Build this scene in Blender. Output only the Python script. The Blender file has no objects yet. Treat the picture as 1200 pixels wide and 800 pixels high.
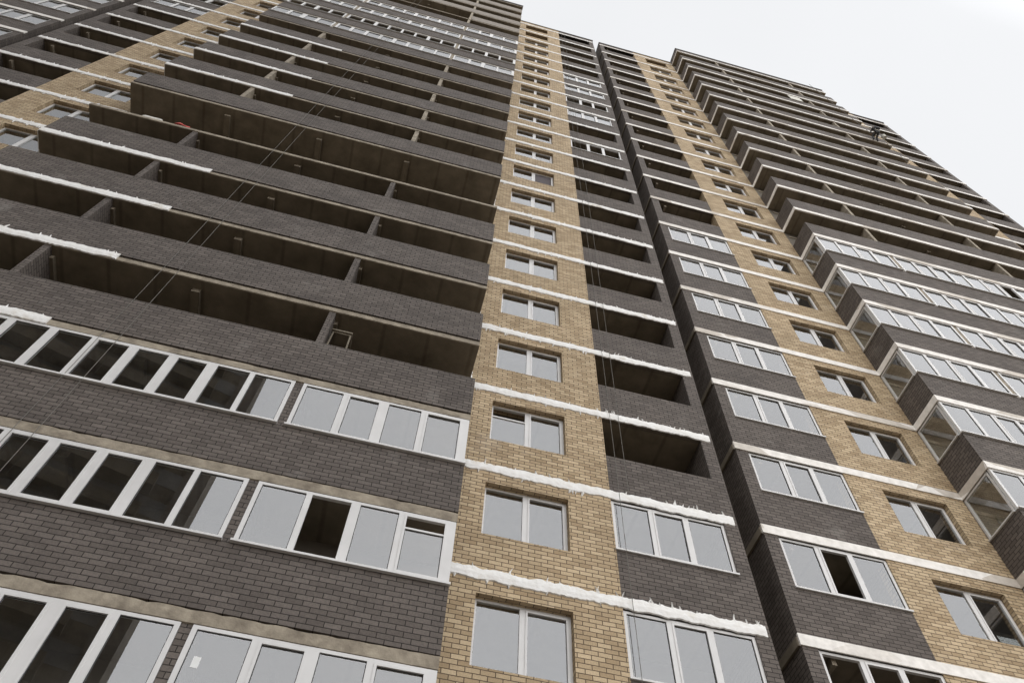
import bpy, math, random
from mathutils import Vector, Matrix

C = bpy.context.scene.collection
rnd = random.Random(11)

# ------------------------------------------------------------------ camera
CAM_Z, CAM_Y = 1.75, -11.129
cam_d = bpy.data.cameras.new("camera"); cam = bpy.data.objects.new("camera", cam_d); C.objects.link(cam)
R0 = Vector((0.96762048, -0.250517, 0.03085199))      # camera right
R1 = Vector((0.23001879, 0.82484322, -0.51645428))    # camera down
R2 = Vector((0.10393252, 0.50682828, 0.8557588))      # view direction  (x, y, z) of the row vectors below
rows = [(0.96762048, -0.250517, 0.03085199), (0.23001879, 0.82484322, -0.51645428), (0.10393252, 0.50682828, 0.8557588)]
right, down, fwd = (Vector(r) for r in rows)
m = Matrix((right, -down, -fwd)).transposed().to_4x4()
m.translation = Vector((0, CAM_Y, CAM_Z))
cam.matrix_world = m
cam_d.sensor_fit = 'HORIZONTAL'; cam_d.sensor_width = 36
cam_d.lens = 36 * 918.744 / 1200
cam_d.clip_start = 0.1; cam_d.clip_end = 2000
bpy.context.scene.camera = cam

# ------------------------------------------------------------------ sky, sun, exposure
SUN_EL, SUN_AZ = math.radians(22), math.radians(207)   # behind the camera, to its right (azimuth from +y towards +x)
veil = Vector((0.33, -0.79, 0.52)).normalized()                    # where the cloud is thinnest and brightest
sun_dir = Vector((math.cos(SUN_EL) * math.sin(SUN_AZ), math.cos(SUN_EL) * math.cos(SUN_AZ), math.sin(SUN_EL)))
world = bpy.data.worlds.new("World"); bpy.context.scene.world = world; world.use_nodes = True
wt = world.node_tree; wn, wl = wt.nodes, wt.links
for n in list(wn): wn.remove(n)
out = wn.new('ShaderNodeOutputWorld'); bg = wn.new('ShaderNodeBackground'); bg.inputs['Strength'].default_value = 0.1
sky = wn.new('ShaderNodeTexSky'); sky.sky_type = 'NISHITA'; sky.sun_disc = False
sky.sun_elevation = SUN_EL; sky.sun_rotation = SUN_AZ
tc = wn.new('ShaderNodeTexCoord')
dot = wn.new('ShaderNodeVectorMath'); dot.operation = 'DOT_PRODUCT'; dot.inputs[1].default_value = veil
nrm = wn.new('ShaderNodeVectorMath'); nrm.operation = 'NORMALIZE'
wl.new(tc.outputs['Generated'], nrm.inputs[0]); wl.new(nrm.outputs[0], dot.inputs[0])
ramp = wn.new('ShaderNodeValToRGB')          # overcast brightness against the angle from the veiled sun
mr = wn.new('ShaderNodeMapRange'); mr.inputs['From Min'].default_value = -1; mr.inputs['From Max'].default_value = 1
wl.new(dot.outputs['Value'], mr.inputs['Value']); wl.new(mr.outputs[0], ramp.inputs[0])
def grey(v, b=1.0): return (v * 0.99, v, v * 1.018 * b, 1)
e = ramp.color_ramp.elements
e[0].position = 0.0; e[0].color = grey(0.30)
e[1].position = 1.0; e[1].color = grey(1.02)
for p, v in ((0.60, 0.400), (0.80, 0.415), (0.86, 0.68), (0.92, 0.98)):
    x = e.new(p); x.color = grey(v)
nz = wn.new('ShaderNodeTexNoise'); nz.inputs['Scale'].default_value = 1.6; nz.inputs['Detail'].default_value = 5
wl.new(nrm.outputs[0], nz.inputs['Vector'])
nm = wn.new('ShaderNodeMapRange'); nm.inputs['To Min'].default_value = 22.0; nm.inputs['To Max'].default_value = 25.6
wl.new(nz.outputs['Fac'], nm.inputs['Value'])
sc = wn.new('ShaderNodeVectorMath'); sc.operation = 'SCALE'
wl.new(ramp.outputs['Color'], sc.inputs[0]); wl.new(nm.outputs[0], sc.inputs['Scale'])
mx = wn.new('ShaderNodeMixRGB'); mx.inputs['Fac'].default_value = 0.92
wl.new(sky.outputs['Color'], mx.inputs[1]); wl.new(sc.outputs[0], mx.inputs[2])
wl.new(mx.outputs[0], bg.inputs['Color']); wl.new(bg.outputs[0], out.inputs['Surface'])

sd = bpy.data.lights.new("sun", 'SUN'); sd.energy = 0.6; sd.angle = math.radians(14); sd.color = (1.0, 0.97, 0.93)
so = bpy.data.objects.new("sun", sd); C.objects.link(so)
so.rotation_euler = (-sun_dir).to_track_quat('-Z', 'Y').to_euler()

vs = bpy.context.scene.view_settings
vs.view_transform = 'Standard'; vs.look = 'None'; vs.exposure = 0.0; vs.gamma = 1.0; vs.use_curve_mapping = False
cy = bpy.context.scene.cycles
cy.use_adaptive_sampling = False; cy.sampling_pattern = 'TABULATED_SOBOL'; cy.max_bounces = 6; cy.diffuse_bounces = 3; cy.glossy_bounces = 4; cy.transparent_max_bounces = 12

# ------------------------------------------------------------------ materials
def mat(name):
    M = bpy.data.materials.new(name); M.use_nodes = True
    t = M.node_tree
    return M, t.nodes, t.links, t.nodes['Principled BSDF']

def noise_col(n, l, c0, c1, scale, detail=4, vec=None, rough=0.6):
    nz = n.new('ShaderNodeTexNoise'); nz.inputs['Scale'].default_value = scale; nz.inputs['Detail'].default_value = detail
    nz.inputs['Roughness'].default_value = rough
    if vec is None:
        g = n.new('ShaderNodeNewGeometry'); vec = g.outputs['Position']
    l.new(vec, nz.inputs['Vector'])
    r = n.new('ShaderNodeValToRGB'); r.color_ramp.elements[0].position = 0.3; r.color_ramp.elements[1].position = 0.7
    r.color_ramp.elements[0].color = (*c0, 1); r.color_ramp.elements[1].color = (*c1, 1)
    l.new(nz.outputs['Fac'], r.inputs[0])
    return r.outputs['Color'], nz.outputs['Fac']

def brick_mat(name, c1, c2, mortar, tint_lo, tint_hi, mortar_size=0.016, bloom=0.30):
    M, n, l, b = mat(name)
    g = n.new('ShaderNodeNewGeometry')
    sp = n.new('ShaderNodeSeparateXYZ'); l.new(g.outputs['Position'], sp.inputs[0])
    sn = n.new('ShaderNodeSeparateXYZ'); l.new(g.outputs['True Normal'], sn.inputs[0])
    ax = n.new('ShaderNodeMath'); ax.operation = 'ABSOLUTE'; l.new(sn.outputs['X'], ax.inputs[0])
    az = n.new('ShaderNodeMath'); az.operation = 'ABSOLUTE'; l.new(sn.outputs['Z'], az.inputs[0])
    gx = n.new('ShaderNodeMath'); gx.operation = 'GREATER_THAN'; gx.inputs[1].default_value = 0.7; l.new(ax.outputs[0], gx.inputs[0])
    gz = n.new('ShaderNodeMath'); gz.operation = 'GREATER_THAN'; gz.inputs[1].default_value = 0.7; l.new(az.outputs[0], gz.inputs[0])
    u = n.new('ShaderNodeMix'); l.new(gx.outputs[0], u.inputs[0]); l.new(sp.outputs['X'], u.inputs[2]); l.new(sp.outputs['Y'], u.inputs[3])
    v = n.new('ShaderNodeMix'); l.new(gz.outputs[0], v.inputs[0]); l.new(sp.outputs['Z'], v.inputs[2]); l.new(sp.outputs['Y'], v.inputs[3])
    # slightly wavering courses, as laid by hand
    w = n.new('ShaderNodeTexNoise'); w.inputs['Scale'].default_value = 1.3; w.inputs['Detail'].default_value = 3
    l.new(g.outputs['Position'], w.inputs['Vector'])
    wm = n.new('ShaderNodeMapRange'); wm.inputs['To Min'].default_value = -0.016; wm.inputs['To Max'].default_value = 0.016
    l.new(w.outputs['Fac'], wm.inputs['Value'])
    va = n.new('ShaderNodeMath'); va.operation = 'ADD'; l.new(v.outputs[0], va.inputs[0]); l.new(wm.outputs[0], va.inputs[1])
    cv = n.new('ShaderNodeCombineXYZ'); l.new(u.outputs[0], cv.inputs[0]); l.new(va.outputs[0], cv.inputs[1])
    bt = n.new('ShaderNodeTexBrick'); l.new(cv.outputs[0], bt.inputs['Vector'])
    bt.inputs['Scale'].default_value = 1.0; bt.inputs['Brick Width'].default_value = 0.26; bt.inputs['Row Height'].default_value = 0.1
    bt.inputs['Mortar Size'].default_value = mortar_size / 2; bt.inputs['Mortar Smooth'].default_value = 0.15; bt.inputs['Bias'].default_value = 0.0
    bt.inputs['Color1'].default_value = (*c1, 1); bt.inputs['Color2'].default_value = (*c2, 1); bt.inputs['Mortar'].default_value = (*mortar, 1)
    # weathering: large soft patches and fine grain
    big, _ = noise_col(n, l, tint_lo, tint_hi, 0.7, 8, g.outputs['Position'])
    fine, ff = noise_col(n, l, (0.78, 0.78, 0.78), (1.18, 1.16, 1.14), 38, 3, g.outputs['Position'])
    m1 = n.new('ShaderNodeMixRGB'); m1.blend_type = 'MULTIPLY'; m1.inputs[0].default_value = 1; l.new(bt.outputs['Color'], m1.inputs[1]); l.new(big, m1.inputs[2])
    m2 = n.new('ShaderNodeMixRGB'); m2.blend_type = 'MULTIPLY'; m2.inputs[0].default_value = 0.8; l.new(m1.outputs[0], m2.inputs[1]); l.new(fine, m2.inputs[2])
    sb = n.new('ShaderNodeTexNoise'); sb.inputs['Scale'].default_value = 0.8; sb.inputs['Detail'].default_value = 9; sb.inputs['Roughness'].default_value = 0.7
    l.new(g.outputs['Position'], sb.inputs['Vector'])
    sm = n.new('ShaderNodeMapRange'); sm.inputs['From Min'].default_value = 0.58; sm.inputs['From Max'].default_value = 0.80; sm.inputs['To Max'].default_value = bloom
    l.new(sb.outputs['Fac'], sm.inputs['Value'])
    m3 = n.new('ShaderNodeMixRGB'); m3.inputs[2].default_value = (0.50, 0.47, 0.43, 1); l.new(sm.outputs[0], m3.inputs[0]); l.new(m2.outputs[0], m3.inputs[1])
    l.new(m3.outputs[0], b.inputs['Base Color'])
    b.inputs['Roughness'].default_value = 0.85; b.inputs['Specular IOR Level'].default_value = 0.35
    inv = n.new('ShaderNodeMath'); inv.operation = 'MULTIPLY_ADD'; inv.inputs[1].default_value = -1; inv.inputs[2].default_value = 1
    l.new(bt.outputs['Fac'], inv.inputs[0])
    hs = n.new('ShaderNodeMath'); hs.operation = 'MULTIPLY_ADD'; hs.inputs[1].default_value = 0.25; l.new(ff, hs.inputs[0]); l.new(inv.outputs[0], hs.inputs[2])
    bp = n.new('ShaderNodeBump'); bp.inputs['Strength'].default_value = 0.9; bp.inputs['Distance'].default_value = 0.012
    l.new(hs.outputs[0], bp.inputs['Height']); l.new(bp.outputs[0], b.inputs['Normal'])
    return M

def plain(name, c0, c1, scale, rough=0.7, bump=0.0, bscale=None, detail=5):
    M, n, l, b = mat(name)
    col, f = noise_col(n, l, c0, c1, scale, detail)
    l.new(col, b.inputs['Base Color']); b.inputs['Roughness'].default_value = rough
    if bump:
        bz = n.new('ShaderNodeTexNoise'); bz.inputs['Scale'].default_value = bscale or scale * 6; bz.inputs['Detail'].default_value = 4
        g = n.new('ShaderNodeNewGeometry'); l.new(g.outputs['Position'], bz.inputs['Vector'])
        bp = n.new('ShaderNodeBump'); bp.inputs['Strength'].default_value = 0.7; bp.inputs['Distance'].default_value = bump
        l.new(bz.outputs['Fac'], bp.inputs['Height']); l.new(bp.outputs[0], b.inputs['Normal'])
    return M

DARK = brick_mat("dark_brown_brick", (0.108, 0.092, 0.081), (0.158, 0.136, 0.121), (0.026, 0.021, 0.018), (0.84, 0.83, 0.83), (1.12, 1.11, 1.10), 0.015)
YEL = brick_mat("straw_yellow_brick", (0.375, 0.278, 0.168), (0.585, 0.462, 0.305), (0.105, 0.076, 0.050), (0.86, 0.85, 0.83), (1.10, 1.09, 1.08))
FOAM = plain("white_foam_smear", (0.80, 0.775, 0.735), (0.92, 0.91, 0.89), 5.0, 0.95, 0.022, 11, 7)
def yellowed(M, col, lo, hi, scale):
    n, l = M.node_tree.nodes, M.node_tree.links; b = n['Principled BSDF']; src = b.inputs['Base Color'].links[0].from_socket
    g = n.new('ShaderNodeNewGeometry'); nz = n.new('ShaderNodeTexNoise'); nz.inputs['Scale'].default_value = scale; nz.inputs['Detail'].default_value = 6
    l.new(g.outputs['Position'], nz.inputs['Vector'])
    r = n.new('ShaderNodeMapRange'); r.inputs['From Min'].default_value = lo; r.inputs['From Max'].default_value = hi; l.new(nz.outputs['Fac'], r.inputs['Value'])
    m = n.new('ShaderNodeMixRGB'); m.inputs[2].default_value = (*col, 1); l.new(r.outputs[0], m.inputs[0]); l.new(src, m.inputs[1]); l.new(m.outputs[0], b.inputs['Base Color'])
yellowed(FOAM, (0.60, 0.53, 0.42), 0.60, 0.80, 1.9)
GASKET = plain("black_gasket", (0.015, 0.015, 0.015), (0.03, 0.03, 0.03), 5, 0.6)
PVC = plain("white_plastic_frame", (0.62, 0.605, 0.59), (0.70, 0.685, 0.67), 2.0, 0.4)
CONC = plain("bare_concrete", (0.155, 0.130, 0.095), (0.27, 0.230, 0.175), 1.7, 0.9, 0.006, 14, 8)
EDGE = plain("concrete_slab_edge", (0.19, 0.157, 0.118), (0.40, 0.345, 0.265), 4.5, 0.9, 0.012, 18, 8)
BLOCK = plain("rough_concrete_block", (0.19, 0.165, 0.14), (0.29, 0.255, 0.22), 5.0, 0.9, 0.012, 12, 6)
METAL = plain("grey_roof_metal", (0.22, 0.22, 0.22), (0.30, 0.30, 0.30), 3.0, 0.5)
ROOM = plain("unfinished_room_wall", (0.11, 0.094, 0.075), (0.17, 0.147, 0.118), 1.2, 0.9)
ROPE = plain("weathered_rope", (0.13, 0.12, 0.105), (0.20, 0.185, 0.165), 20, 0.9)
BOARD = plain("pale_board", (0.55, 0.53, 0.47), (0.68, 0.66, 0.60), 6, 0.8)
RED = plain("red_cloth", (0.42, 0.05, 0.04), (0.55, 0.08, 0.06), 12, 0.9)
PAPER = plain("white_paper", (0.78, 0.78, 0.76), (0.84, 0.84, 0.82), 8, 0.8)
DIRT = plain("trodden_building_site_dirt", (0.13, 0.108, 0.082), (0.24, 0.20, 0.155), 0.35, 0.95, 0.05, 2.5, 8)
PAVE = plain("pale_pavement", (0.20, 0.195, 0.185), (0.28, 0.27, 0.255), 1.5, 0.9, 0.004, 30)
SCREEN = plain("purple_grey_insect_mesh", (0.085, 0.072, 0.078), (0.115, 0.10, 0.105), 60, 0.9)

def ceiling_seams():
    # bare soffit concrete with shuttering joints running out from the wall
    n, l = CONC.node_tree.nodes, CONC.node_tree.links
    b = n['Principled BSDF']; src = b.inputs['Base Color'].links[0].from_socket
    g = n.new('ShaderNodeNewGeometry')
    w = n.new('ShaderNodeTexWave'); w.wave_type = 'BANDS'; w.bands_direction = 'X'
    w.inputs['Scale'].default_value = 0.29; w.inputs['Distortion'].default_value = 0.25; w.inputs['Detail'].default_value = 1
    l.new(g.outputs['Position'], w.inputs['Vector'])
    r = n.new('ShaderNodeValToRGB'); r.color_ramp.elements[0].position = 0.0; r.color_ramp.elements[0].color = (0.68, 0.66, 0.64, 1)
    r.color_ramp.elements[1].position = 0.03; r.color_ramp.elements[1].color = (1, 1, 1, 1)
    l.new(w.outputs['Fac'], r.inputs[0])
    m1 = n.new('ShaderNodeMixRGB'); m1.blend_type = 'MULTIPLY'; m1.inputs[0].default_value = 0.8
    l.new(src, m1.inputs[1]); l.new(r.outputs[0], m1.inputs[2]); l.new(m1.outputs[0], b.inputs['Base Color'])
ceiling_seams()

def band_mat():
    # painted render band: pale, with grey-beige unpainted lengths and streaks
    M, n, l, b = mat("pale_render_band")
    g = n.new('ShaderNodeNewGeometry')
    mp = n.new('ShaderNodeMapping'); mp.inputs['Scale'].default_value = (0.55, 0.55, 0.9); l.new(g.outputs['Position'], mp.inputs['Vector'])
    v = n.new('ShaderNodeTexVoronoi'); v.inputs['Scale'].default_value = 1.5; l.new(mp.outputs[0], v.inputs['Vector'])
    sx = n.new('ShaderNodeSeparateXYZ'); l.new(v.outputs['Color'], sx.inputs[0])
    r = n.new('ShaderNodeValToRGB'); r.color_ramp.interpolation = 'LINEAR'
    r.color_ramp.elements[0].position = 0.12; r.color_ramp.elements[0].color = (0.62, 0.57, 0.51, 1)
    r.color_ramp.elements[1].position = 0.30; r.color_ramp.elements[1].color = (0.88, 0.85, 0.81, 1)
    l.new(sx.outputs[0], r.inputs[0])
    f, _ = noise_col(n, l, (0.82, 0.81, 0.79), (1.08, 1.07, 1.06), 5, 6, g.outputs['Position'])
    m1 = n.new('ShaderNodeMixRGB'); m1.blend_type = 'MULTIPLY'; m1.inputs[0].default_value = 1
    l.new(r.outputs[0], m1.inputs[1]); l.new(f, m1.inputs[2]); l.new(m1.outputs[0], b.inputs['Base Color'])
    b.inputs['Roughness'].default_value = 0.85
    return M
BAND = band_mat()

def glass_mat():
    M = bpy.data.materials.new("window_glass"); M.use_nodes = True
    n, l = M.node_tree.nodes, M.node_tree.links
    for x in list(n): n.remove(x)
    o = n.new('ShaderNodeOutputMaterial'); mixs = n.new('ShaderNodeMixShader')
    tr = n.new('ShaderNodeBsdfTransparent'); tr.inputs[0].default_value = (0.93, 0.94, 0.93, 1)
    gl = n.new('ShaderNodeBsdfGlossy'); gl.inputs['Roughness'].default_value = 0.0; gl.inputs['Color'].default_value = (0.98, 0.98, 0.985, 1)
    g = n.new('ShaderNodeNewGeometry')
    d = n.new('ShaderNodeVectorMath'); d.operation = 'DOT_PRODUCT'; l.new(g.outputs['Normal'], d.inputs[0]); l.new(g.outputs['Incoming'], d.inputs[1])
    a = n.new('ShaderNodeMath'); a.operation = 'ABSOLUTE'; l.new(d.outputs['Value'], a.inputs[0])
    s = n.new('ShaderNodeMath'); s.operation = 'SUBTRACT'; s.inputs[0].default_value = 1; l.new(a.outputs[0], s.inputs[1])
    p = n.new('ShaderNodeMath'); p.operation = 'POWER'; p.inputs[1].default_value = 5; l.new(s.outputs[0], p.inputs[0])
    k = n.new('ShaderNodeMath'); k.operation = 'MULTIPLY_ADD'; k.inputs[1].default_value = 0.82; k.inputs[2].default_value = 0.18; l.new(p.outputs[0], k.inputs[0])
    ff = n.new('ShaderNodeMath'); ff.operation = 'SUBTRACT'; ff.inputs[0].default_value = 1; l.new(g.outputs['Backfacing'], ff.inputs[1])
    kk = n.new('ShaderNodeMath'); kk.operation = 'MULTIPLY'; l.new(k.outputs[0], kk.inputs[0]); l.new(ff.outputs[0], kk.inputs[1])   # both faces' reflection taken at the outer one
    l.new(kk.outputs[0], mixs.inputs[0]); l.new(tr.outputs[0], mixs.inputs[1]); l.new(gl.outputs[0], mixs.inputs[2])
    df = n.new('ShaderNodeBsdfDiffuse'); df.inputs[0].default_value = (0.5, 0.49, 0.47, 1)
    nz = n.new('ShaderNodeTexNoise'); nz.inputs['Scale'].default_value = 2.3; nz.inputs['Detail'].default_value = 8; l.new(g.outputs['Position'], nz.inputs['Vector'])
    dm = n.new('ShaderNodeMapRange'); dm.inputs['From Min'].default_value = 0.4; dm.inputs['From Max'].default_value = 0.8; dm.inputs['To Min'].default_value = 0.008; dm.inputs['To Max'].default_value = 0.035
    l.new(nz.outputs['Fac'], dm.inputs['Value'])
    dk = n.new('ShaderNodeMath'); dk.operation = 'MULTIPLY'; l.new(dm.outputs[0], dk.inputs[0]); l.new(ff.outputs[0], dk.inputs[1])
    m2 = n.new('ShaderNodeMixShader'); l.new(dk.outputs[0], m2.inputs[0]); l.new(mixs.outputs[0], m2.inputs[1]); l.new(df.outputs[0], m2.inputs[2])
    l.new(m2.outputs[0], o.inputs['Surface'])
    return M
GLASS = glass_mat()

# ------------------------------------------------------------------ mesh helpers
class MB:
    def __init__(self): self.v, self.f = [], []
    def box(self, x0, x1, y0, y1, z0, z1):
        if x0 > x1: x0, x1 = x1, x0
        b = len(self.v)
        self.v += [(x0,y0,z0),(x1,y0,z0),(x1,y1,z0),(x0,y1,z0),(x0,y0,z1),(x1,y0,z1),(x1,y1,z1),(x0,y1,z1)]
        self.f += [tuple(b+i for i in q) for q in ((0,3,2,1),(4,5,6,7),(0,1,5,4),(1,2,6,5),(2,3,7,6),(3,0,4,7))]
        return self
    def rings(self, rings, cap=True):
        b = len(self.v); n = len(rings[0])
        for r in rings: self.v += r
        for i in range(len(rings) - 1):
            for j in range(n):
                k = (j + 1) % n
                self.f.append((b+i*n+j, b+i*n+k, b+(i+1)*n+k, b+(i+1)*n+j))
        if cap:
            self.f.append(tuple(b+j for j in range(n))[::-1]); e0 = b+(len(rings)-1)*n
            self.f.append(tuple(e0+j for j in range(n)))
        return self
    def tube(self, pts, r, seg=6):
        pts = [Vector(p) for p in pts]; rs = []
        for i, p in enumerate(pts):
            t = (pts[min(i+1, len(pts)-1)] - pts[max(i-1, 0)]).normalized()
            a = t.orthogonal().normalized() if i == 0 else (a - t * a.dot(t)).normalized()
            c = t.cross(a); rr = r[i] if isinstance(r, (list, tuple)) else r
            rs.append([tuple(p + a*rr*math.cos(2*math.pi*s/seg) + c*rr*math.sin(2*math.pi*s/seg)) for s in range(seg)])
        return self.rings(rs)
    def mesh(self, name, *mats, bevel=0.0):
        me = bpy.data.meshes.new(name); me.from_pydata(self.v, [], self.f); me.update()
        for mm in mats: me.materials.append(mm)
        return me

cache = {}
def cached(key, fn):
    if key not in cache: cache[key] = fn()
    return cache[key]

def obj(name, me, parent=None, loc=(0, 0, 0), label=None):
    o = bpy.data.objects.new(name, me); C.objects.link(o); o.location = loc
    if parent is not None: o.parent = parent
    if label: o['label'] = label
    return o

def thing(name, label, cat, loc=(0, 0, 0), group=None, me=None):
    o = bpy.data.objects.new(name, me); C.objects.link(o); o.location = loc
    o['label'] = label; o['category'] = cat
    if group: o['group'] = group
    return o

# ------------------------------------------------------------------ the building's module
FH, Z0, K0, K1 = 3.0, 12.0, -4, 20      # storey height, height of slab 0, lowest and top slab
LX, YX, DX, EX = 6.80, 10.28, 12.95, 13.29   # half widths: balcony block, yellow strip, loggia opening, end of section
BY = -1.20                               # front of the projecting balconies
DEPTH = 12.0
WX0, WX1, WZ0, WZ1 = 7.45, 9.29, 1.05, 2.56  # window opening in the strip, above its slab
def zk(k): return Z0 + FH * k

def foam_mesh(x0, x1, zb, zt, y, seed, spikes_up=True, spikes_dn=False, dens=2.2, jag=0.012):
    r = random.Random(seed); mb = MB(); rs = []
    n = max(2, int((x1 - x0) / 0.045)); jt = jb = 0.0
    for i in range(n + 1):
        x = x0 + (x1 - x0) * i / n
        jt = 0.75 * jt + r.uniform(-jag, jag * 1.4); jb = 0.75 * jb + r.uniform(-jag, jag)
        d = 0.036 + r.uniform(-0.0012, 0.0012)
        rs.append([(x, y, zb + jb), (x, y - d*0.75, zb + jb + 0.012), (x, y - d, (zb+zt)/2), (x, y - d*0.75, zt + jt - 0.012), (x, y, zt + jt)])
    mb.rings(rs)
    def spike(x, z, h, s):
        w = r.uniform(0.035, 0.075); lean = r.uniform(-0.35, 0.35); rg = []
        for t in (0, 0.35, 0.7, 1.0):
            ww = w * (1 - 0.72 * t); cx = x + lean * h * t * t; zz = z + s * (h * t - 0.02)
            rg.append([(cx - ww/2, y - 0.006, zz), (cx, y - 0.036 + 0.012*t, zz), (cx + ww/2, y - 0.006, zz), (cx, y + 0.002, zz)])
        mb.rings(rg)
    L = x1 - x0
    for _ in range(int(L * dens)):
        x = r.uniform(x0 + 0.05, x1 - 0.05)
        if r.random() < 0.35: x = min(x1 - .1, x + r.uniform(0.05, 0.12))
        dn_ok = spikes_dn and abs(x) < YX - .1
        up = spikes_up and (not dn_ok or r.random() < 0.62)
        if up: spike(x, zt, r.uniform(0.05, 0.19), 1)
        if dn_ok and (not up or r.random() < 0.4): spike(x, zb, r.uniform(0.05, 0.16), -1)
        if r.random() < 0.55:   # a smear left beside the seam
            xs = x + r.uniform(-0.1, 0.2); hh = r.uniform(0.02, 0.05); ws = r.uniform(0.05, 0.16)
            mb.rings([[(xs - ws, y - .004, zt + .004), (xs, y - .012, zt - 0.006), (xs + ws*0.6, y - .004, zt), (xs, y + .001, zt)],
                      [(xs - ws*0.6, y - .004, zt + hh*.5), (xs, y - .010, zt + hh*.6), (xs + ws*0.4, y - .004, zt + hh*.4), (xs, y + .001, zt + hh*.5)],
                      [(xs - ws*0.2, y - .003, zt + hh), (xs, y - .005, zt + hh), (xs + ws*0.1, y - .003, zt + hh*.9), (xs, y + .001, zt + hh)]])
    return mb.mesh("foam_band", FOAM)

def glazing(x0, x1, z0, z1, n, miss=(), wide=(), sash=(), y=0.0, tilt=(), end0=0.07, end1=0.07, sill=True):
    """frame and panes of one glazed front, facing -y; returns (frame mesh, pane mesh)"""
    f, g, k_ = MB(), MB(), MB(); d0, d1 = y, y + 0.07; t = 0.06
    f.box(x0, x1, d0, d1, z1 - t, z1); f.box(x0, x1, d0, d1, z0, z0 + t)
    if sill: f.box(x0 - 0.02, x1 + 0.02, y - 0.075, y - 0.001, z0 - 0.03, z0 + 0.012)
    a, b = z0 + t, z1 - t
    f.box(x0, x0 + end0, d0, d1, a, b); f.box(x1 - end1, x1, d0, d1, a, b)
    w = (x1 - end1 - x0 - end0) / n; edges = [x0 + end0 + w * i for i in range(n + 1)]
    hw = [0.0] * (n + 1)
    for i in range(1, n):
        hw[i] = 0.082 if i in wide else 0.052
        f.box(edges[i] - hw[i], edges[i] + hw[i], d0, d1, a, b)
    for i in range(n):
        p0, p1 = edges[i] + hw[i], edges[i+1] - hw[i+1]
        za, zb = a, b
        if i in sash:      # an opening sash: its own frame, a little proud
            s = 0.042
            f.box(p0, p0 + s, d0 - 0.012, d1 - 0.02, a, b); f.box(p1 - s, p1, d0 - 0.012, d1 - 0.02, a, b)
            f.box(p0 + s, p1 - s, d0 - 0.012, d1 - 0.02, a, a + s); f.box(p0 + s, p1 - s, d0 - 0.012, d1 - 0.02, b - s, b)
            p0 += s; p1 -= s; za += s; zb -= s
        if i in tilt:      # a sash slid down, open above
            zz = zb - (zb - za) * 0.20
            f.box(p0, p1, d0 + 0.004, d1 - 0.024, zz - 0.04, zz); zb = zz - 0.04
        if i not in miss:
            k_.box(p0 + .001, p0 + .012, d0 + .016, d0 + .025, za + .013, zb - .013).box(p1 - .012, p1 - .001, d0 + .016, d0 + .025, za + .013, zb - .013)
            k_.box(p0 + .001, p1 - .001, d0 + .016, d0 + .025, za + .001, za + .012).box(p0 + .001, p1 - .001, d0 + .016, d0 + .025, zb - .012, zb - .001)
            g.box(p0, p1, d0 + 0.026, d0 + 0.044, za, zb)
            q = random.Random(i * 13 + n + int(x0 * 10)); dx, dz = q.uniform(-.004, .004), q.uniform(-.004, .004)
            for w_ in range(len(g.v) - 8, len(g.v)):
                vx, vy, vz = g.v[w_]; g.v[w_] = (vx, vy + (dx if vx == p1 else 0) + (dz if vz == zb else 0), vz)
    nf = len(f.f); off = len(f.v); f.v += k_.v; f.f += [tuple(off + i for i in q) for q in k_.f]
    fm = f.mesh("glazing_frame", PVC, GASKET)
    for p in fm.polygons[nf:]: p.material_index = 1
    return fm, (g.mesh("pane", GLASS) if g.v else None)

def put_glazing(name, key, fn, parent, loc, label=None):
    fm, gm = cached(key, fn)
    o = obj(name, fm, parent, loc, label)
    if gm: obj('pane', gm, o)
    return o

def side_glazing(s):
    # the short end of a balcony front: one light between wall and corner post (facing +-x)
    f, g = MB(), MB(); x0, x1 = (LX - 0.08, LX - 0.01) if s > 0 else (-LX + 0.01, -LX + 0.08)
    z0, z1 = 1.40, 2.86; y0, y1 = BY + 0.115, -0.01; t = 0.06
    f.box(x0, x1, y0, y1, z1 - t, z1).box(x0, x1, y0, y1, z0, z0 + t)
    f.box(x0, x1, y0, y0 + t, z0 + t, z1 - t).box(x0, x1, y1 - t, y1, z0 + t, z1 - t)
    xs = (x0 - 0.06, x0 - 0.001) if s < 0 else (x1 + 0.001, x1 + 0.06)
    f.box(xs[0], xs[1], y0, y1, z0 - 0.025, z0 + 0.012)
    g.box((x0+x1)/2 - .009, (x0+x1)/2 + .009, y0 + t, y1 - t, z0 + t, z1 - t)
    return f.mesh("side_frame", PVC), g.mesh("pane", GLASS)

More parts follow.
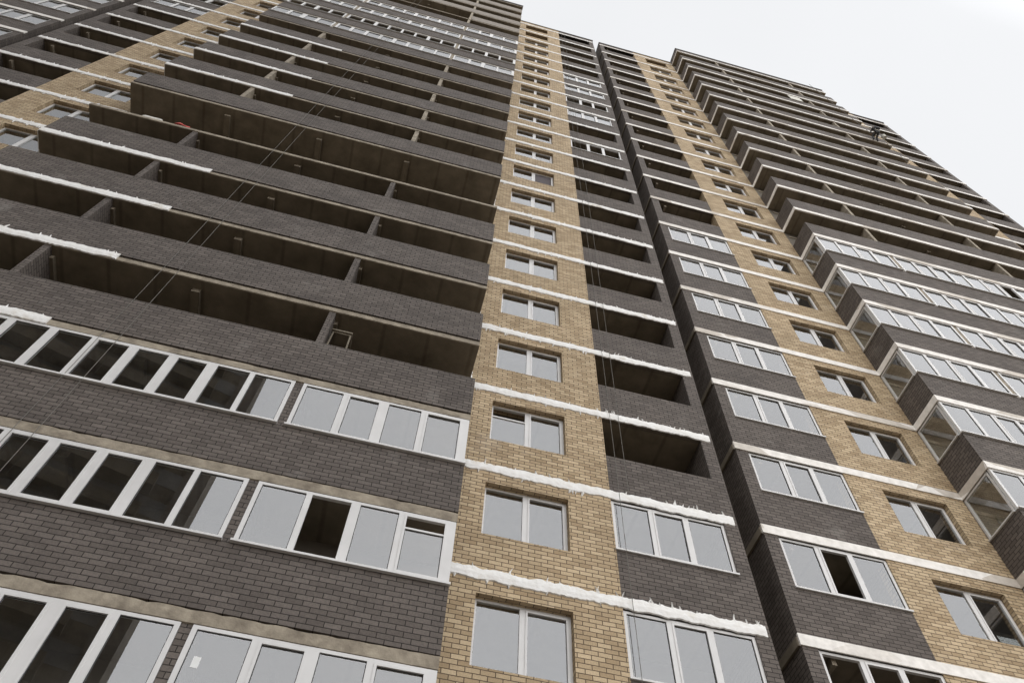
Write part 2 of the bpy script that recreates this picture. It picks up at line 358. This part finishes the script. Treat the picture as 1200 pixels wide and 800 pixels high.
def window_unit(kind):
    f, g = MB(), MB(); x0, x1, z0, z1 = WX0, WX1, WZ0, WZ1; y0, y1 = 0.15, 0.22; t = 0.055
    f.box(x0, x1, y0, y1, z1 - t, z1).box(x0, x1, y0, y1, z0, z0 + t).box(x0, x0 + t, y0, y1, z0 + t, z1 - t).box(x1 - t, x1, y0, y1, z0 + t, z1 - t)
    xm = (x0 + x1) / 2
    f.box(xm - 0.055, xm + 0.055, y0, y1, z0 + t, z1 - t)
    f.box(x0 - 0.0, x1, 0.03, y0 - 0.001, z0 - 0.004, z0 + 0.018)
    for i, (a, b) in enumerate(((x0 + t, xm - 0.055), (xm + 0.055, x1 - t))):
        za, zb = z0 + t, z1 - t
        if i == 1:
            s = 0.04
            f.box(a, a + s, y0 - 0.012, y1 - 0.02, za, zb).box(b - s, b, y0 - 0.012, y1 - 0.02, za, zb)
            f.box(a + s, b - s, y0 - 0.012, y1 - 0.02, za, za + s).box(a + s, b - s, y0 - 0.012, y1 - 0.02, zb - s, zb)
            a += s; b -= s; za += s; zb -= s
        if kind == 'tilt' and i == 0:
            zz = zb - 0.34; f.box(a, b, y0 + .005, y1 - .02, zz - .045, zz); zb = zz - .045
        if kind == 'screen' and i == 1: continue
        g.box(a, b, y0 + 0.026, y0 + 0.044, za, zb)
    return f.mesh("window_frame", PVC), g.mesh("pane", GLASS)

def build_tower(cx, label, cfg):
    T = thing('apartment_tower', label, 'apartment tower', (cx, 0, 0), 'joined sections of the apartment block')
    kr = range(K0, K1)                        # storeys
    ztop = zk(K1)
    # ---- yellow strips, each one mesh with its window openings
    for s in (1, -1):
        mb = MB()
        def bx(a, b, y0, y1, z0, z1): mb.box(s*a, s*b, y0, y1, z0, z1)
        bx(LX + .002, WX0, 0, 0.38, 0, ztop + .85); bx(WX1, YX, 0, 0.38, 0, ztop + .85)
        zprev = 0.0
        for k in kr:
            z = zk(k); bx(WX0, WX1, 0, 0.38, zprev, z + WZ0); zprev = z + WZ1
        bx(WX0, WX1, 0, 0.38, zprev, ztop + .85)
        obj('brick_wall', mb.mesh('brick_wall', YEL), T)
        # outer pier and side wall of the section
        mb = MB(); mb.box(s*DX, s*EX, 0, DEPTH, 0, ztop + .85)
        obj('side_wall', mb.mesh('side_wall', DARK), T)
        # cheek between loggia and strip
        mb = MB(); mb.box(s*(YX - .25), s*YX, 0.382, 1.3, 0, ztop - .1)
        obj('loggia_cheek', mb.mesh('loggia_cheek', DARK), T)
        if cfg['foam']:
            r = random.Random(int(cx * 10) + s); mb = MB(); rs = []; z = 0.2; xw = s * (LX + 0.02)
            while z < ztop + .6:
                w0, w1 = r.uniform(-.03, 0.0), r.uniform(.01, .05)
                rs.append([(xw - s*.06 + w0, -.001, z), (xw + w0*.3, -.035 - r.uniform(0, .012), z), (xw + w1, -.001, z)]); z += 0.07
            mb.rings(rs); obj('foam_seam', mb.mesh('foam_seam', FOAM), T)
    mb = MB()                                  # added light block that darkens the joint beside the next section; also slab ends
    mb.box(-EX - .52, -EX - .002, 1.1, 1.2, 0, ztop - 3.2)
    for k in kr: mb.box(-EX - .05, -EX - .002, .03, 1.09, zk(k) - .11, zk(k) + .08)
    obj('light_block_slab_ends', mb.mesh('light_block_slab_ends', CONC), T)
    # ---- floor slabs through the whole depth, inner walls, back
    for k in range(K0, K1 + 1):
        def slab():
            mb = MB(); mb.box(-DX + .003, -LX - .003, 0.385, DEPTH - .3, -.11, .11); mb.box(LX + .003, DX - .003, 0.385, DEPTH - .3, -.11, .11)
            mb.box(-DX + .003, -YX - .002, 0.012, 0.384, -.11, .11); mb.box(YX + .002, DX - .003, 0.012, 0.384, -.11, .11)
            mb.box(-LX + .003, LX - .003, 0.21, DEPTH - .3, -.11, .11)
            return mb.mesh('floor_slab', CONC)
        obj('floor_slab', cached('slab', slab), T, (0, 0, zk(k)))
    mb = MB()
    mb.box(-LX, LX, 0.002, 0.2, 0, ztop)                         # wall behind the balconies
    for s in (1, -1):
        mb.box(s*(YX - .25), s*DX, 1.31, 1.5, 0, ztop)            # wall behind the loggias
        mb.box(s*(LX - .02), s*(LX + .12), 0.385, 5.2, 0, ztop)
        mb.box(s*(YX - .2), s*(YX - .02), 1.52, 5.2, 0, ztop)
        mb.box(s*LX, s*YX, 5.2, 5.35, 0, ztop)
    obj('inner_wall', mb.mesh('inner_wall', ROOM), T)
    mb = MB().box(-DX, DX, DEPTH - .3, DEPTH, 0, ztop + .85); obj('rear_wall', mb.mesh('rear_wall', DARK), T)
    mb = MB().box(-DX, DX, 0.4, DEPTH - .3, ztop + .12, ztop + .3); obj('roof', mb.mesh('roof', METAL), T)
    # roof edge
    mb = MB()
    for s in (1, -1): mb.box(s*YX, s*DX, 0, .3, ztop - .11, ztop + .85)
    mb.box(-LX, LX, 0.21, .38, ztop + .12, ztop + .85)
    obj('roof_parapet', mb.mesh('roof_parapet', DARK), T)
    mb = MB()
    for s in (1, -1):
        mb.box(s*(LX + .03), s*(EX + .05), -.06, .42, ztop + .852, ztop + .93)
        mb.box(s*(DX - .02), s*(EX + .05), .42, DEPTH, ztop + .852, ztop + .93)
    th = cfg['top_h']
    mb.box(-LX - .05, LX + .05, BY - .05, BY + .2, ztop + th, ztop + th + .06)
    for s in (1, -1): mb.box(s*(LX - .17), s*(LX + .05), BY + .2, -.062, ztop + th, ztop + th + .06)
    obj('roof_coping', mb.mesh('roof_coping', METAL), T)

    for k in range(K0, K1 + 1):
        z = zk(k)
        # ---- bands over yellow strip + loggia
        if k > K0:
            for s in (1, -1):
                x0, x1 = sorted((s*(LX + .02), s*(EX - .08 if cfg['foam'] else EX + .0)))
                if cfg['foam']:
                    me = foam_mesh(x0, x1, -.128, .128, -.001, hash((k, s, 3)) & 0xffff, True, True, 4.0, .016)
                    obj('foam_band', me, T, (0, 0, z))
                else:
                    def pb():
                        mb = MB(); mb.box(x0, x1, -.03, -.001, -.13, .14)
                        if s < 0: mb.box(-EX - .028, -EX - .001, -.03, 0.02, -.13, .14)
                        else: mb.box(EX + .001, EX + .028, -.03, 0.02, -.13, .14)
                        return mb.mesh('render_band', BAND)
                    obj('render_band', cached(('pb', s), pb), T, (0, 0, z))
            # ---- balcony slab with its edge
            def bslab():
                mb = MB(); mb.box(-LX, LX, BY + .035, 0.001, *( (-.03, .19) if cfg['foam'] else (-.12, .13)))
                return mb.mesh('balcony_slab', CONC)
            def bedge():
                mb = MB(); r = random.Random(k * 7 + int(cx)); n = 90
                rs = []
                for i in range(n + 1):
                    x = -LX + 2 * LX * i / n; j = r.uniform(-.012, .012) - (r.uniform(0, .05) if k <= 1 and r.random() < .3 else 0)
                    lo = -.032 + max(j, -.012)*.6; hi = (.195 if k <= 0 else .16 if k == 1 else .11) + j
                    rs.append([(x, BY + .034, lo), (x, BY + .006 + j*.3, lo + .01), (x, BY + .006 + j*.4, hi), (x, BY + .034, hi)])
                mb.rings(rs); return mb.mesh('slab_edge', EDGE)
            bs = obj('balcony_slab', cached(('bs', cfg['foam']), bslab), T, (0, 0, z))
            if cfg['foam']:
                obj('slab_edge', bedge(), bs)
                if k not in (5, 6) and k <= 10:
                    obj('foam_band', foam_mesh(-LX + .0, -1.87, -.035, .225, BY + .004, 900 + k, True, False, 1.6, .014), T, (0, 0, z))
                    obj('foam_band', cached('fside', lambda: MB().box(-LX - .025, -LX - .001, BY + .01, -.04, -.03, .2).mesh('foam_band', FOAM)), T, (0, 0, z))
            else:
                def lb():
                    mb = MB(); mb.box(-LX - .03, LX + .03, BY - .03, BY + .033, -.13, .13)
                    for s in (1, -1): mb.box(s*(LX + .001), s*(LX + .03), BY + .034, -.032, -.13, .13)
                    return mb.mesh('render_band', BAND)
                obj('render_band', cached('lb', lb), T, (0, 0, z))
            # beams under it
            zb = -.03 if cfg['foam'] else -.12
            for bxx in (cfg['part'][0], 0.02, cfg['part'][1]):
                def beam():
                    me = MB().box(-.10, .10, BY + .27, 0, zb - .14, zb - .002).mesh('ceiling_beam', CONC, EDGE); me.polygons[2].material_index = 1; return me  # front end face painted paler to stand in for the light catching it
                obj('ceiling_beam', cached(('beam', cfg['foam']), beam), T, (bxx + (.06 if bxx != .02 else 0), 0, z))
        if k == K1: break
        # ---- windows of the strips
        for s in (1, -1):
            if k in cfg['nowin'](s): continue
            kind = cfg['win'](k, s)
            def wu():
                fm, gm = window_unit(kind); return fm, gm
            fm, gm = cached(('win', kind), wu)
            # strips are mirrored in plan but the sash sits on the right in both
            off = 0 if s > 0 else -(WX0 + WX1)
            o = obj('window', fm, T, (off, 0, z), {'tilt': 'window with its left sash tilted open', 'screen': 'window with a dark mesh in its right half'}.get(kind))
            obj('pane', gm, o)
            if kind == 'screen':
                xm = (WX0 + WX1) / 2
                obj('insect_screen', cached('scr', lambda: MB().box(xm + .096, WX1 - .096, .176, .19, WZ0 + .096, WZ1 - .096).mesh('insect_screen', SCREEN)), o)
        # ---- loggias
        for s in (1, -1):
            def lp(): return MB().box(s*YX + s*.001, s*DX, 0, .12, -.11, 1.39).mesh('loggia_parapet', DARK)
            obj('loggia_parapet', cached(('lp', s), lp), T, (0, 0, z))
            gl = cfg['loggia'](k, s)
            if gl:
                miss, tag = gl
                x0, x1 = sorted((s*(YX + .004), s*(DX - .004 if not cfg['foam'] else DX - .0)))
                put_glazing('loggia_glazing', ('lg', s, miss), lambda: glazing(x0, x1, 1.392, 2.862, 3, miss, (), (1,), 0.03), T, (0, 0, z), tag)
        obj('ceiling_beam', cached('lbeam', lambda: MB().box(-.05, .05, .16, 1.3, 2.70, 2.885).mesh('ceiling_beam', EDGE)), T, (-DX + .38, 0, z))
        # ---- projecting balcony
        ph = 1.53 if cfg['foam'] else 1.38
        p0 = .215 if cfg['foam'] else .131
        kind = cfg['parapet'](k)
        def bp():
            mb = MB()
            xa, xb = {'full': (-LX, LX), 'right': (cfg['part'][1] + .1, LX), 'block': (-LX, LX)}[kind]
            mb.box(xa, xb, BY, BY + .12, p0, ph)
            if xa == -LX: mb.box(-LX, -LX + .12, BY + .121, -.001, p0, ph)
            mb.box(LX - .12, LX, BY + .121, -.001, p0, ph)
            return mb.mesh('balcony_parapet', BLOCK if kind in ('block', 'right') else DARK)
        if kind != 'none':
            obj('balcony_parapet', cached(('bp', kind, cfg['foam']), bp), T, (0, 0, z), {'block': 'parapet of bare grey blocks', 'right': 'short rough parapet on the right bay only'}.get(kind))
        zt = 2.965 if cfg['foam'] else 2.875
        for i, px in enumerate(cfg['part'] if kind != 'none' else ()):
            pm = DARK if cfg['foam'] and k <= 4 else EDGE
            def pt(): return MB().box(-.078, .078, BY + .03, -.001, .2, zt - .002).mesh('partition', pm)
            obj('partition', cached(('pt', cfg['foam'], pm.name), pt), T, (px, 0, z))
        for u, (n, miss, wide, sash, tilt) in cfg['balcony'](k).items():
            a, b = cfg['part']
            xs = [(-LX + .01, a - .085), (a + .085, b - .085), (b + .085, LX - .01)][u]
            key = ('bg', cx if cfg['part'] else 0, u, n, miss, wide, sash, tilt, cfg['foam'])
            put_glazing('balcony_glazing', key, lambda: glazing(xs[0], xs[1], ph + .005, zt - .004, n, miss, wide, sash, BY + .008, tilt, .075, .15 if u == 2 else .075), T, (0, 0, z), cfg['tags'](k, u))
        if cfg['side'](k):
            for s in (1, -1):
                fm, gm = cached(('sg', s), lambda: side_glazing(s)); o = obj('side_glazing', fm, T, (0, 0, z)); obj('pane', gm, o)
        if cfg.get('inner'):
            # balcony door and window of the flat behind, seen through the glass
            def iw():
                mb = MB()
                for a, b in ((-6.1, -4.3), (-2.6, -.9), (.9, 2.6), (4.3, 6.1)):
                    mb.box(a, b, -.05, .0, 2.30, 2.40); mb.box(a, a + .09, -.05, 0, .2, 2.30); mb.box(b - .09, b, -.05, 0, .2, 2.30)
                mb.box(-LX + .13, LX - .13, -.03, .001, 2.42, 2.55)
                return mb.mesh('balcony_door', EDGE)
            obj('balcony_door', cached('iw', iw), T, (0, 0, z))
    # balcony top parapet at roof level
    def tp():
        mb = MB(); p0 = .215 if cfg['foam'] else .131; h = cfg['top_h']
        mb.box(-LX, LX, BY, BY + .12, p0, h)
        for s in (1, -1): mb.box(s*(LX - .12), s*LX, BY + .121, -.001, p0, h)
        return mb.mesh('balcony_parapet', DARK)
    obj('balcony_parapet', tp(), T, (0, 0, ztop))
    return T

SASH8 = (1, 4, 5)
def balcony_A(k):
    if k <= 0:
        u1 = (8, (), (2, 6), (0, 3, 4, 5) if k != -2 else (0, 3, 5, 6), ())
        left = (4, (), (2,), (1, 2), ())
        r = {0: (4, (), (2,), (1, 3), ()), -1: (4, (1,), (2,), (3,), (3,))}.get(k, (4, (), (2,), (1, 3), ()))
        return {0: left, 1: u1, 2: r}
    if k in (11, 13, 14): return {0: (4, (), (2,), (1, 2), ()), 1: (8, (), (2, 6), (0, 3, 4), ()), 2: (4, (), (2,), (1,), ())}
    if k == 12: return {0: (4, (0, 1, 2, 3), (2,), (), ()), 1: (8, tuple(range(8)), (2, 6), (), ()), 2: (4, (0, 1, 2, 3), (2,), (), ())}
    return {}
def loggia_A(k, s):
    e3 = ((0, 1, 2), 'loggia frame with no panes in it yet')
    if s > 0:
        if k <= 0 or k in (11, 13, 14): return ((), None)
        if k in (9, 12): return e3
    else:
        if k in (11, 13, 14) or k <= 0: return ((), None)
        if k == 12: return e3
    return None
cfgA = dict(foam=True, top_h=.50, part=(-3.38, 3.215),
    nowin=lambda s: (18, 19), win=lambda k, s: 'tilt' if (k, s) == (1, 1) else ('screen' if (k, s) == (7, 1) else 'plain'),
    loggia=loggia_A, balcony=balcony_A, side=lambda k: False,
    parapet=lambda k: 'none' if k == 5 else ('right' if k == 16 else ('block' if k > 16 else 'full')),
    tags=lambda k, u: 'frame row without glass' if k == 12 else ('front with one pane out and one sash slid down' if (k, u) == (-1, 2) else None))

def balcony_B(k):
    if k <= 6:
        mid = (8, (6,) if k == 6 else (), (), (1, 2, 5, 6), ())
        return {0: (4, (), (), (2,), ()), 1: mid, 2: (4, (), (), (1,), ())}
    return {}
def loggia_B(k, s):
    if k == -1: return ((0, 1, 2), 'loggia frame with no panes in it yet')
    if k == 0 and s < 0: return ((1,), 'loggia front with its middle pane missing')
    return ((), None) if k <= 6 else None
cfgB = dict(foam=False, top_h=.98, part=(-3.31, 3.41), nowin=lambda s: (19,), win=lambda k, s: 'plain',
    loggia=loggia_B, balcony=balcony_B, side=lambda k: k <= 6, parapet=lambda k: 'full', inner=True, tags=lambda k, u: 'row with one pane missing' if (k, u) == (6, 1) else None)

cfgC = dict(cfgB); cfgC.update(loggia=lambda k, s: ((), None), inner=False, balcony=lambda k: {}, side=lambda k: False)

A_X, B_X, C_X = -5.56, 21.64, -32.65
build_tower(A_X, 'middle section of the brown and yellow brick tower, white foam smeared along its slab edges', cfgA)
build_tower(B_X, 'right section of the tower with clean pale bands and stepped glazed balconies below', cfgB)
build_tower(C_X, 'left section of the tower, only its white framed loggias showing in the top left corner', cfgC)

# ------------------------------------------------------------------ ground
def sheet(name, x0, x1, y0, y1, z, mm, nx=1, ny=1):
    mb = MB(); mb.v = [(x0,y0,z),(x1,y0,z),(x1,y1,z),(x0,y1,z)]; mb.f = [(0,1,2,3)]
    o = obj(name, mb.mesh(name, mm)); o['kind'] = 'structure'; return o
sheet('ground', -700, 700, -700, 700, 0.0, DIRT)
mb = MB().box(-60, 50, -3.4, -0.45, -.2, .12); o = obj('pavement', mb.mesh('pavement', PAVE)); o['kind'] = 'structure'

# ------------------------------------------------------------------ tower across the yard (mirrored in the balcony panes)
def opposite():
    a = math.radians(15.5)
    T = thing('brick_tower', 'dark brick tower across the yard, seen only as a reflection in the left balcony panes', 'tower', (-14.0 - 14.3*math.cos(a), -35.6 + 14.3*math.sin(a), 0)); T.rotation_euler.z = -a
    W, D, H = 14.3, 14.0, 70.0
    obj('brick_wall', MB().box(-W, W, -D, -.45, 0, H).mesh('brick_wall', CONC), T)
    mb = MB()
    for k in range(23): mb.box(-W + .4, W - 2.4, -.449, .75, 3 * k + 1.0, 3 * k + 2.2)
    q = obj('balcony_front', mb.mesh('balcony_front', CONC), T)
    mb = MB()
    for k in range(23): mb.box(-W + .5, W - .5, -.449, -.40, 3 * k + 2.25, 3 * k + 3.8)
    obj('window_band', mb.mesh('window_band', METAL), T)
    mb = MB()
    for i in (-W, W - .9): mb.box(i, i + .9, -.449, -.2, 0, H)
    obj('corner_pier', mb.mesh('corner_pier', BLOCK), T)
opposite()

# ------------------------------------------------------------------ ropes down the front
def rope(x, y, z0, z1, label, group):
    pts = []; r = random.Random(int(x * 100)); n = 24
    for i in range(n + 1):
        t = i / n; pts.append((x + math.sin(t * 9 + x) * .02, y + math.cos(t * 7) * .008, z0 + (z1 - z0) * t))
    thing('rope', label, 'rope', (0, 0, 0), group, MB().tube(pts, .0065, 5).mesh('rope', ROPE))
rope(-6.36, BY - .06, 0.3, zk(20) + .5, 'left one of the two thin ropes hanging down the middle balcony block', 'ropes down the balcony block')
rope(-6.02, BY - .06, 0.3, zk(20) + .5, 'right one of the two thin ropes hanging down the middle balcony block', 'ropes down the balcony block')
rope(4.90, -.08, 0.3, zk(20) + .9, 'thin rope hanging down the dark loggias nearest the yellow strip', 'ropes down the loggias')
rope(5.16, -.08, zk(1) + .2, zk(20) + .9, 'thin rope hanging down the dark loggias, farther from the yellow strip', 'ropes down the loggias')

# ------------------------------------------------------------------ odds and ends left on the balconies
mb = MB().box(-.32, .32, -.06, .06, 0, .09).box(-.30, .28, -.05, .05, .092, .17)
thing('foam_board', 'pale stack of boards lying on the edge of the open floor', 'boards', (-10.45, BY + .10, zk(5) + .19), None, mb.mesh('foam_board', BOARD))
mb = MB(); rs = []
for i in range(9):
    t = i / 8; w = .10 + .05 * math.sin(t * 3.1 + .4)
    rs.append([(-.22 + .44*t, -w, 0.0), (-.22 + .44*t, -w*.7, .17 + .05*math.sin(t*7)), (-.22 + .44*t, w*.5, .19 + .04*math.cos(t*5)), (-.22 + .44*t, w, 0.0)])
mb.rings(rs)
thing('red_sack', 'crumpled red sack lying on the edge of the open floor beside the boards', 'sack', (-9.50, BY + .13, zk(5) + .192), None, mb.mesh('red_sack', RED))
mb = MB().box(-.5, .5, -.02, .02, 0, 1.3).box(-.47, .47, -.035, -.021, .05, .12).box(-.47, .47, -.035, -.021, 1.15, 1.22)
o = thing('board_panel', 'pale panel standing on a high balcony of the right section', 'panel', (23.5, BY - .03, zk(17) + 1.2), None, mb.mesh('board_panel', BOARD))
mb = MB()
for y_ in (0, .38):
    mb.tube([(0, y_, 0), (.06, y_, 2.2)], .022, 6).tube([(.52, y_, 0), (.46, y_, 2.2)], .022, 6)
    mb.tube([(.06, y_, 2.18), (.46, y_, 2.18)], .022, 6).tube([(.045, y_, 1.5), (.475, y_, 1.5)], .018, 6)
mb.box(.02, .50, -.06, .44, 2.202, 2.24)
thing('trestle', 'work trestle standing beside a partition on the lowest open balcony floor', 'trestle', (-2.24, BY + .20, zk(1) + .20), None, mb.mesh('trestle', CONC))
# sticker on a lower pane
mb = MB().box(-.05, .05, 0, .004, 0, .17)
thing('paper_notice', 'small white paper stuck on the glass of a lower balcony pane', 'notice', (-2.03, BY + .008 + .021, zk(-2) + 2.33), None, mb.mesh('paper_notice', PAPER))

# ------------------------------------------------------------------ the worker hanging on a rope by the right section
JACK = plain("dark_work_jacket", (0.022, 0.022, 0.025), (0.045, 0.045, 0.05), 9, 0.9)
TROU = plain("grey_work_trousers", (0.05, 0.05, 0.055), (0.08, 0.08, 0.085), 9, 0.9)
SKIN = plain("skin", (0.42, 0.26, 0.19), (0.48, 0.31, 0.23), 9, 0.6)
HELM = plain("white_helmet", (0.72, 0.72, 0.70), (0.78, 0.78, 0.76), 5, 0.35)
HAIR = plain("dark_hair", (0.02, 0.015, 0.012), (0.04, 0.03, 0.025), 30, 0.8)
BOOT = plain("black_boot", (0.012, 0.012, 0.012), (0.025, 0.025, 0.025), 9, 0.6)

def worker():
    # joints in local space: facing +y (the wall), seat at origin, legs bent with the soles on the wall
    J = {'pelvis': ((0,0,0), .15), 'waist': ((0,-.05,.20), .135), 'chest': ((0,-.06,.42), .165), 'neck': ((0,-.03,.58), .06), 'head0': ((0,.0,.66), .075), 'head1': ((0,.015,.75), .095), 'head2': ((0,.01,.83), .075)}
    E = [('pelvis','waist'), ('waist','chest'), ('chest','neck'), ('neck','head0'), ('head0','head1'), ('head1','head2')]
    for s, nme in ((1, 'r'), (-1, 'l')):
        J['sh'+nme] = ((s*.19, -.05, .50), .075); J['el'+nme] = ((s*.27, .14, .36 if s < 0 else .62), .052); J['wr'+nme] = ((s*.10, .30, .52 if s < 0 else .86), .036)
        J['pa'+nme] = ((s*.06, .34, .56 if s < 0 else .93), .034)
        J['hp'+nme] = ((s*.10, .03, -.03), .11); J['kn'+nme] = ((s*(.22 if s > 0 else .15), .40, .10 if s > 0 else -.02), .075)
        J['an'+nme] = ((s*.20, .40 if s < 0 else .52, -.33 if s > 0 else -.45), .05); J['to'+nme] = ((s*.21, .55 if s > 0 else .53, -.30 if s > 0 else -.42), .045)
        E += [('chest','sh'+nme), ('sh'+nme,'el'+nme), ('el'+nme,'wr'+nme), ('wr'+nme,'pa'+nme), ('pelvis','hp'+nme), ('hp'+nme,'kn'+nme), ('kn'+nme,'an'+nme), ('an'+nme,'to'+nme)]
        for q, dx in enumerate((-.02, -.007, .007, .02)):     # four fingers curled round the rope, and a thumb
            p = Vector(J['pa'+nme][0])
            J['f%d%s' % (q, nme)] = (tuple(p + Vector((-s*.02, .045, dx*1.3 + .01))), .009); J['g%d%s' % (q, nme)] = (tuple(p + Vector((-s*.055, .04, dx*1.3 + .01))), .008)
            E += [('pa'+nme, 'f%d%s' % (q, nme)), ('f%d%s' % (q, nme), 'g%d%s' % (q, nme))]
        p = Vector(J['pa'+nme][0]); J['th'+nme] = (tuple(p + Vector((-s*.045, -.02, .02))), .010); E.append(('pa'+nme, 'th'+nme))
    names = list(J); me = bpy.data.meshes.new('person'); me.from_pydata([J[n][0] for n in names], [(names.index(a), names.index(b)) for a, b in E], [])
    o = bpy.data.objects.new('person', me); C.objects.link(o)
    sk = o.modifiers.new('skin', 'SKIN'); sk.use_smooth_shade = True
    for i, n in enumerate(names):
        d = me.skin_vertices[0].data[i]; d.radius = (J[n][1], J[n][1]); d.use_root = (n == 'pelvis')
    o.modifiers.new('sub', 'SUBSURF').levels = 2; o.modifiers['sub'].render_levels = 2
    dg = bpy.context.evaluated_depsgraph_get()
    fin = bpy.data.meshes.new_from_object(o.evaluated_get(dg)); bpy.data.objects.remove(o)
    fin.materials.clear()
    for mm in (JACK, TROU, SKIN, BOOT): fin.materials.append(mm)
    for p in fin.polygons:
        c = p.center; i = 0
        if c.z < .12 and not (c.y > .2 and c.z > .3): i = 1
        if c.z > .57 and abs(c.x) < .12 and c.y < .15: i = 2
        if c.y > .29 and c.z > .45: i = 2
        if c.y > .36 and c.z < -.27: i = 3
        p.material_index = i; p.use_smooth = True
    P = thing('person', 'rope access worker in dark clothes and white helmet hanging by the right section', 'person', (27.15, -1.78, 57.25), None, fin)
    mb = MB(); rs = []
    for t in range(7):       # helmet shell with a brim
        a = t / 6 * math.pi / 2; rr = .128 * math.cos(a) + .002; rs.append([(rr*math.cos(u*math.pi/6), .015 + 1.12*rr*math.sin(u*math.pi/6), .79 + .115*math.sin(a)) for u in range(12)])
    mb.rings([[(.15*math.cos(u*math.pi/6), .02 + 1.2*.15*math.sin(u*math.pi/6), .785) for u in range(12)]] + rs)
    obj('helmet', mb.mesh('helmet', HELM), P)
    mb = MB().box(-.16, .16, -.235, -.13, .12, .50)
    mb.box(-.13, .13, -.275, -.236, .16, .40)
    obj('backpack', mb.mesh('backpack', TROU), P)
    mb = MB()
    for s in (1, -1):      # eyes, nose, ears: small details of the face
        mb.box(s*.025, s*.05, .098, .108, .765, .78)
    obj('eyes', mb.mesh('eyes', HAIR), P)
    mb = MB().tube([(s_, -.11, z_) for s_, z_ in ((-.2, .08), (0, .03), (.2, .08))], .03, 6)
    obj('harness', mb.mesh('harness', BOARD), P)
    return P
worker()
pts = [(27.15, -1.40, zk(20) + 1.0), (27.17, -1.42, 59.5), (27.15, -1.44, 58.18), (27.12, -1.44, 57.78), (27.15, -1.52, 57.3), (27.25, -1.62, 56.4), (27.2, -1.5, 54), (27.1, -1.45, 50)]
thing('climbing_rope', 'rope from the roof edge that the hanging worker holds', 'rope', (0, 0, 0), None, MB().tube(pts, .014, 6).mesh('climbing_rope', ROPE))
# canvas bucket hanging beside the worker
mb = MB(); rs = []
for t in range(6): rs.append([((.13 + .02*t/5)*math.cos(u*math.pi/5), (.13 + .02*t/5)*math.sin(u*math.pi/5), .34*t/5) for u in range(10)])
mb.rings(rs)
bk = thing('bucket', 'pale bucket hanging beside the rope access worker', 'bucket', (27.75, -1.6, 57.0), None, mb.mesh('bucket', BOARD))
obj('handle', MB().tube([(.145, 0, .33), (.09, 0, .52), (-.02, 0, .58), (-.11, 0, .5), (-.145, 0, .33)], .012, 5).mesh('handle', METAL), bk)
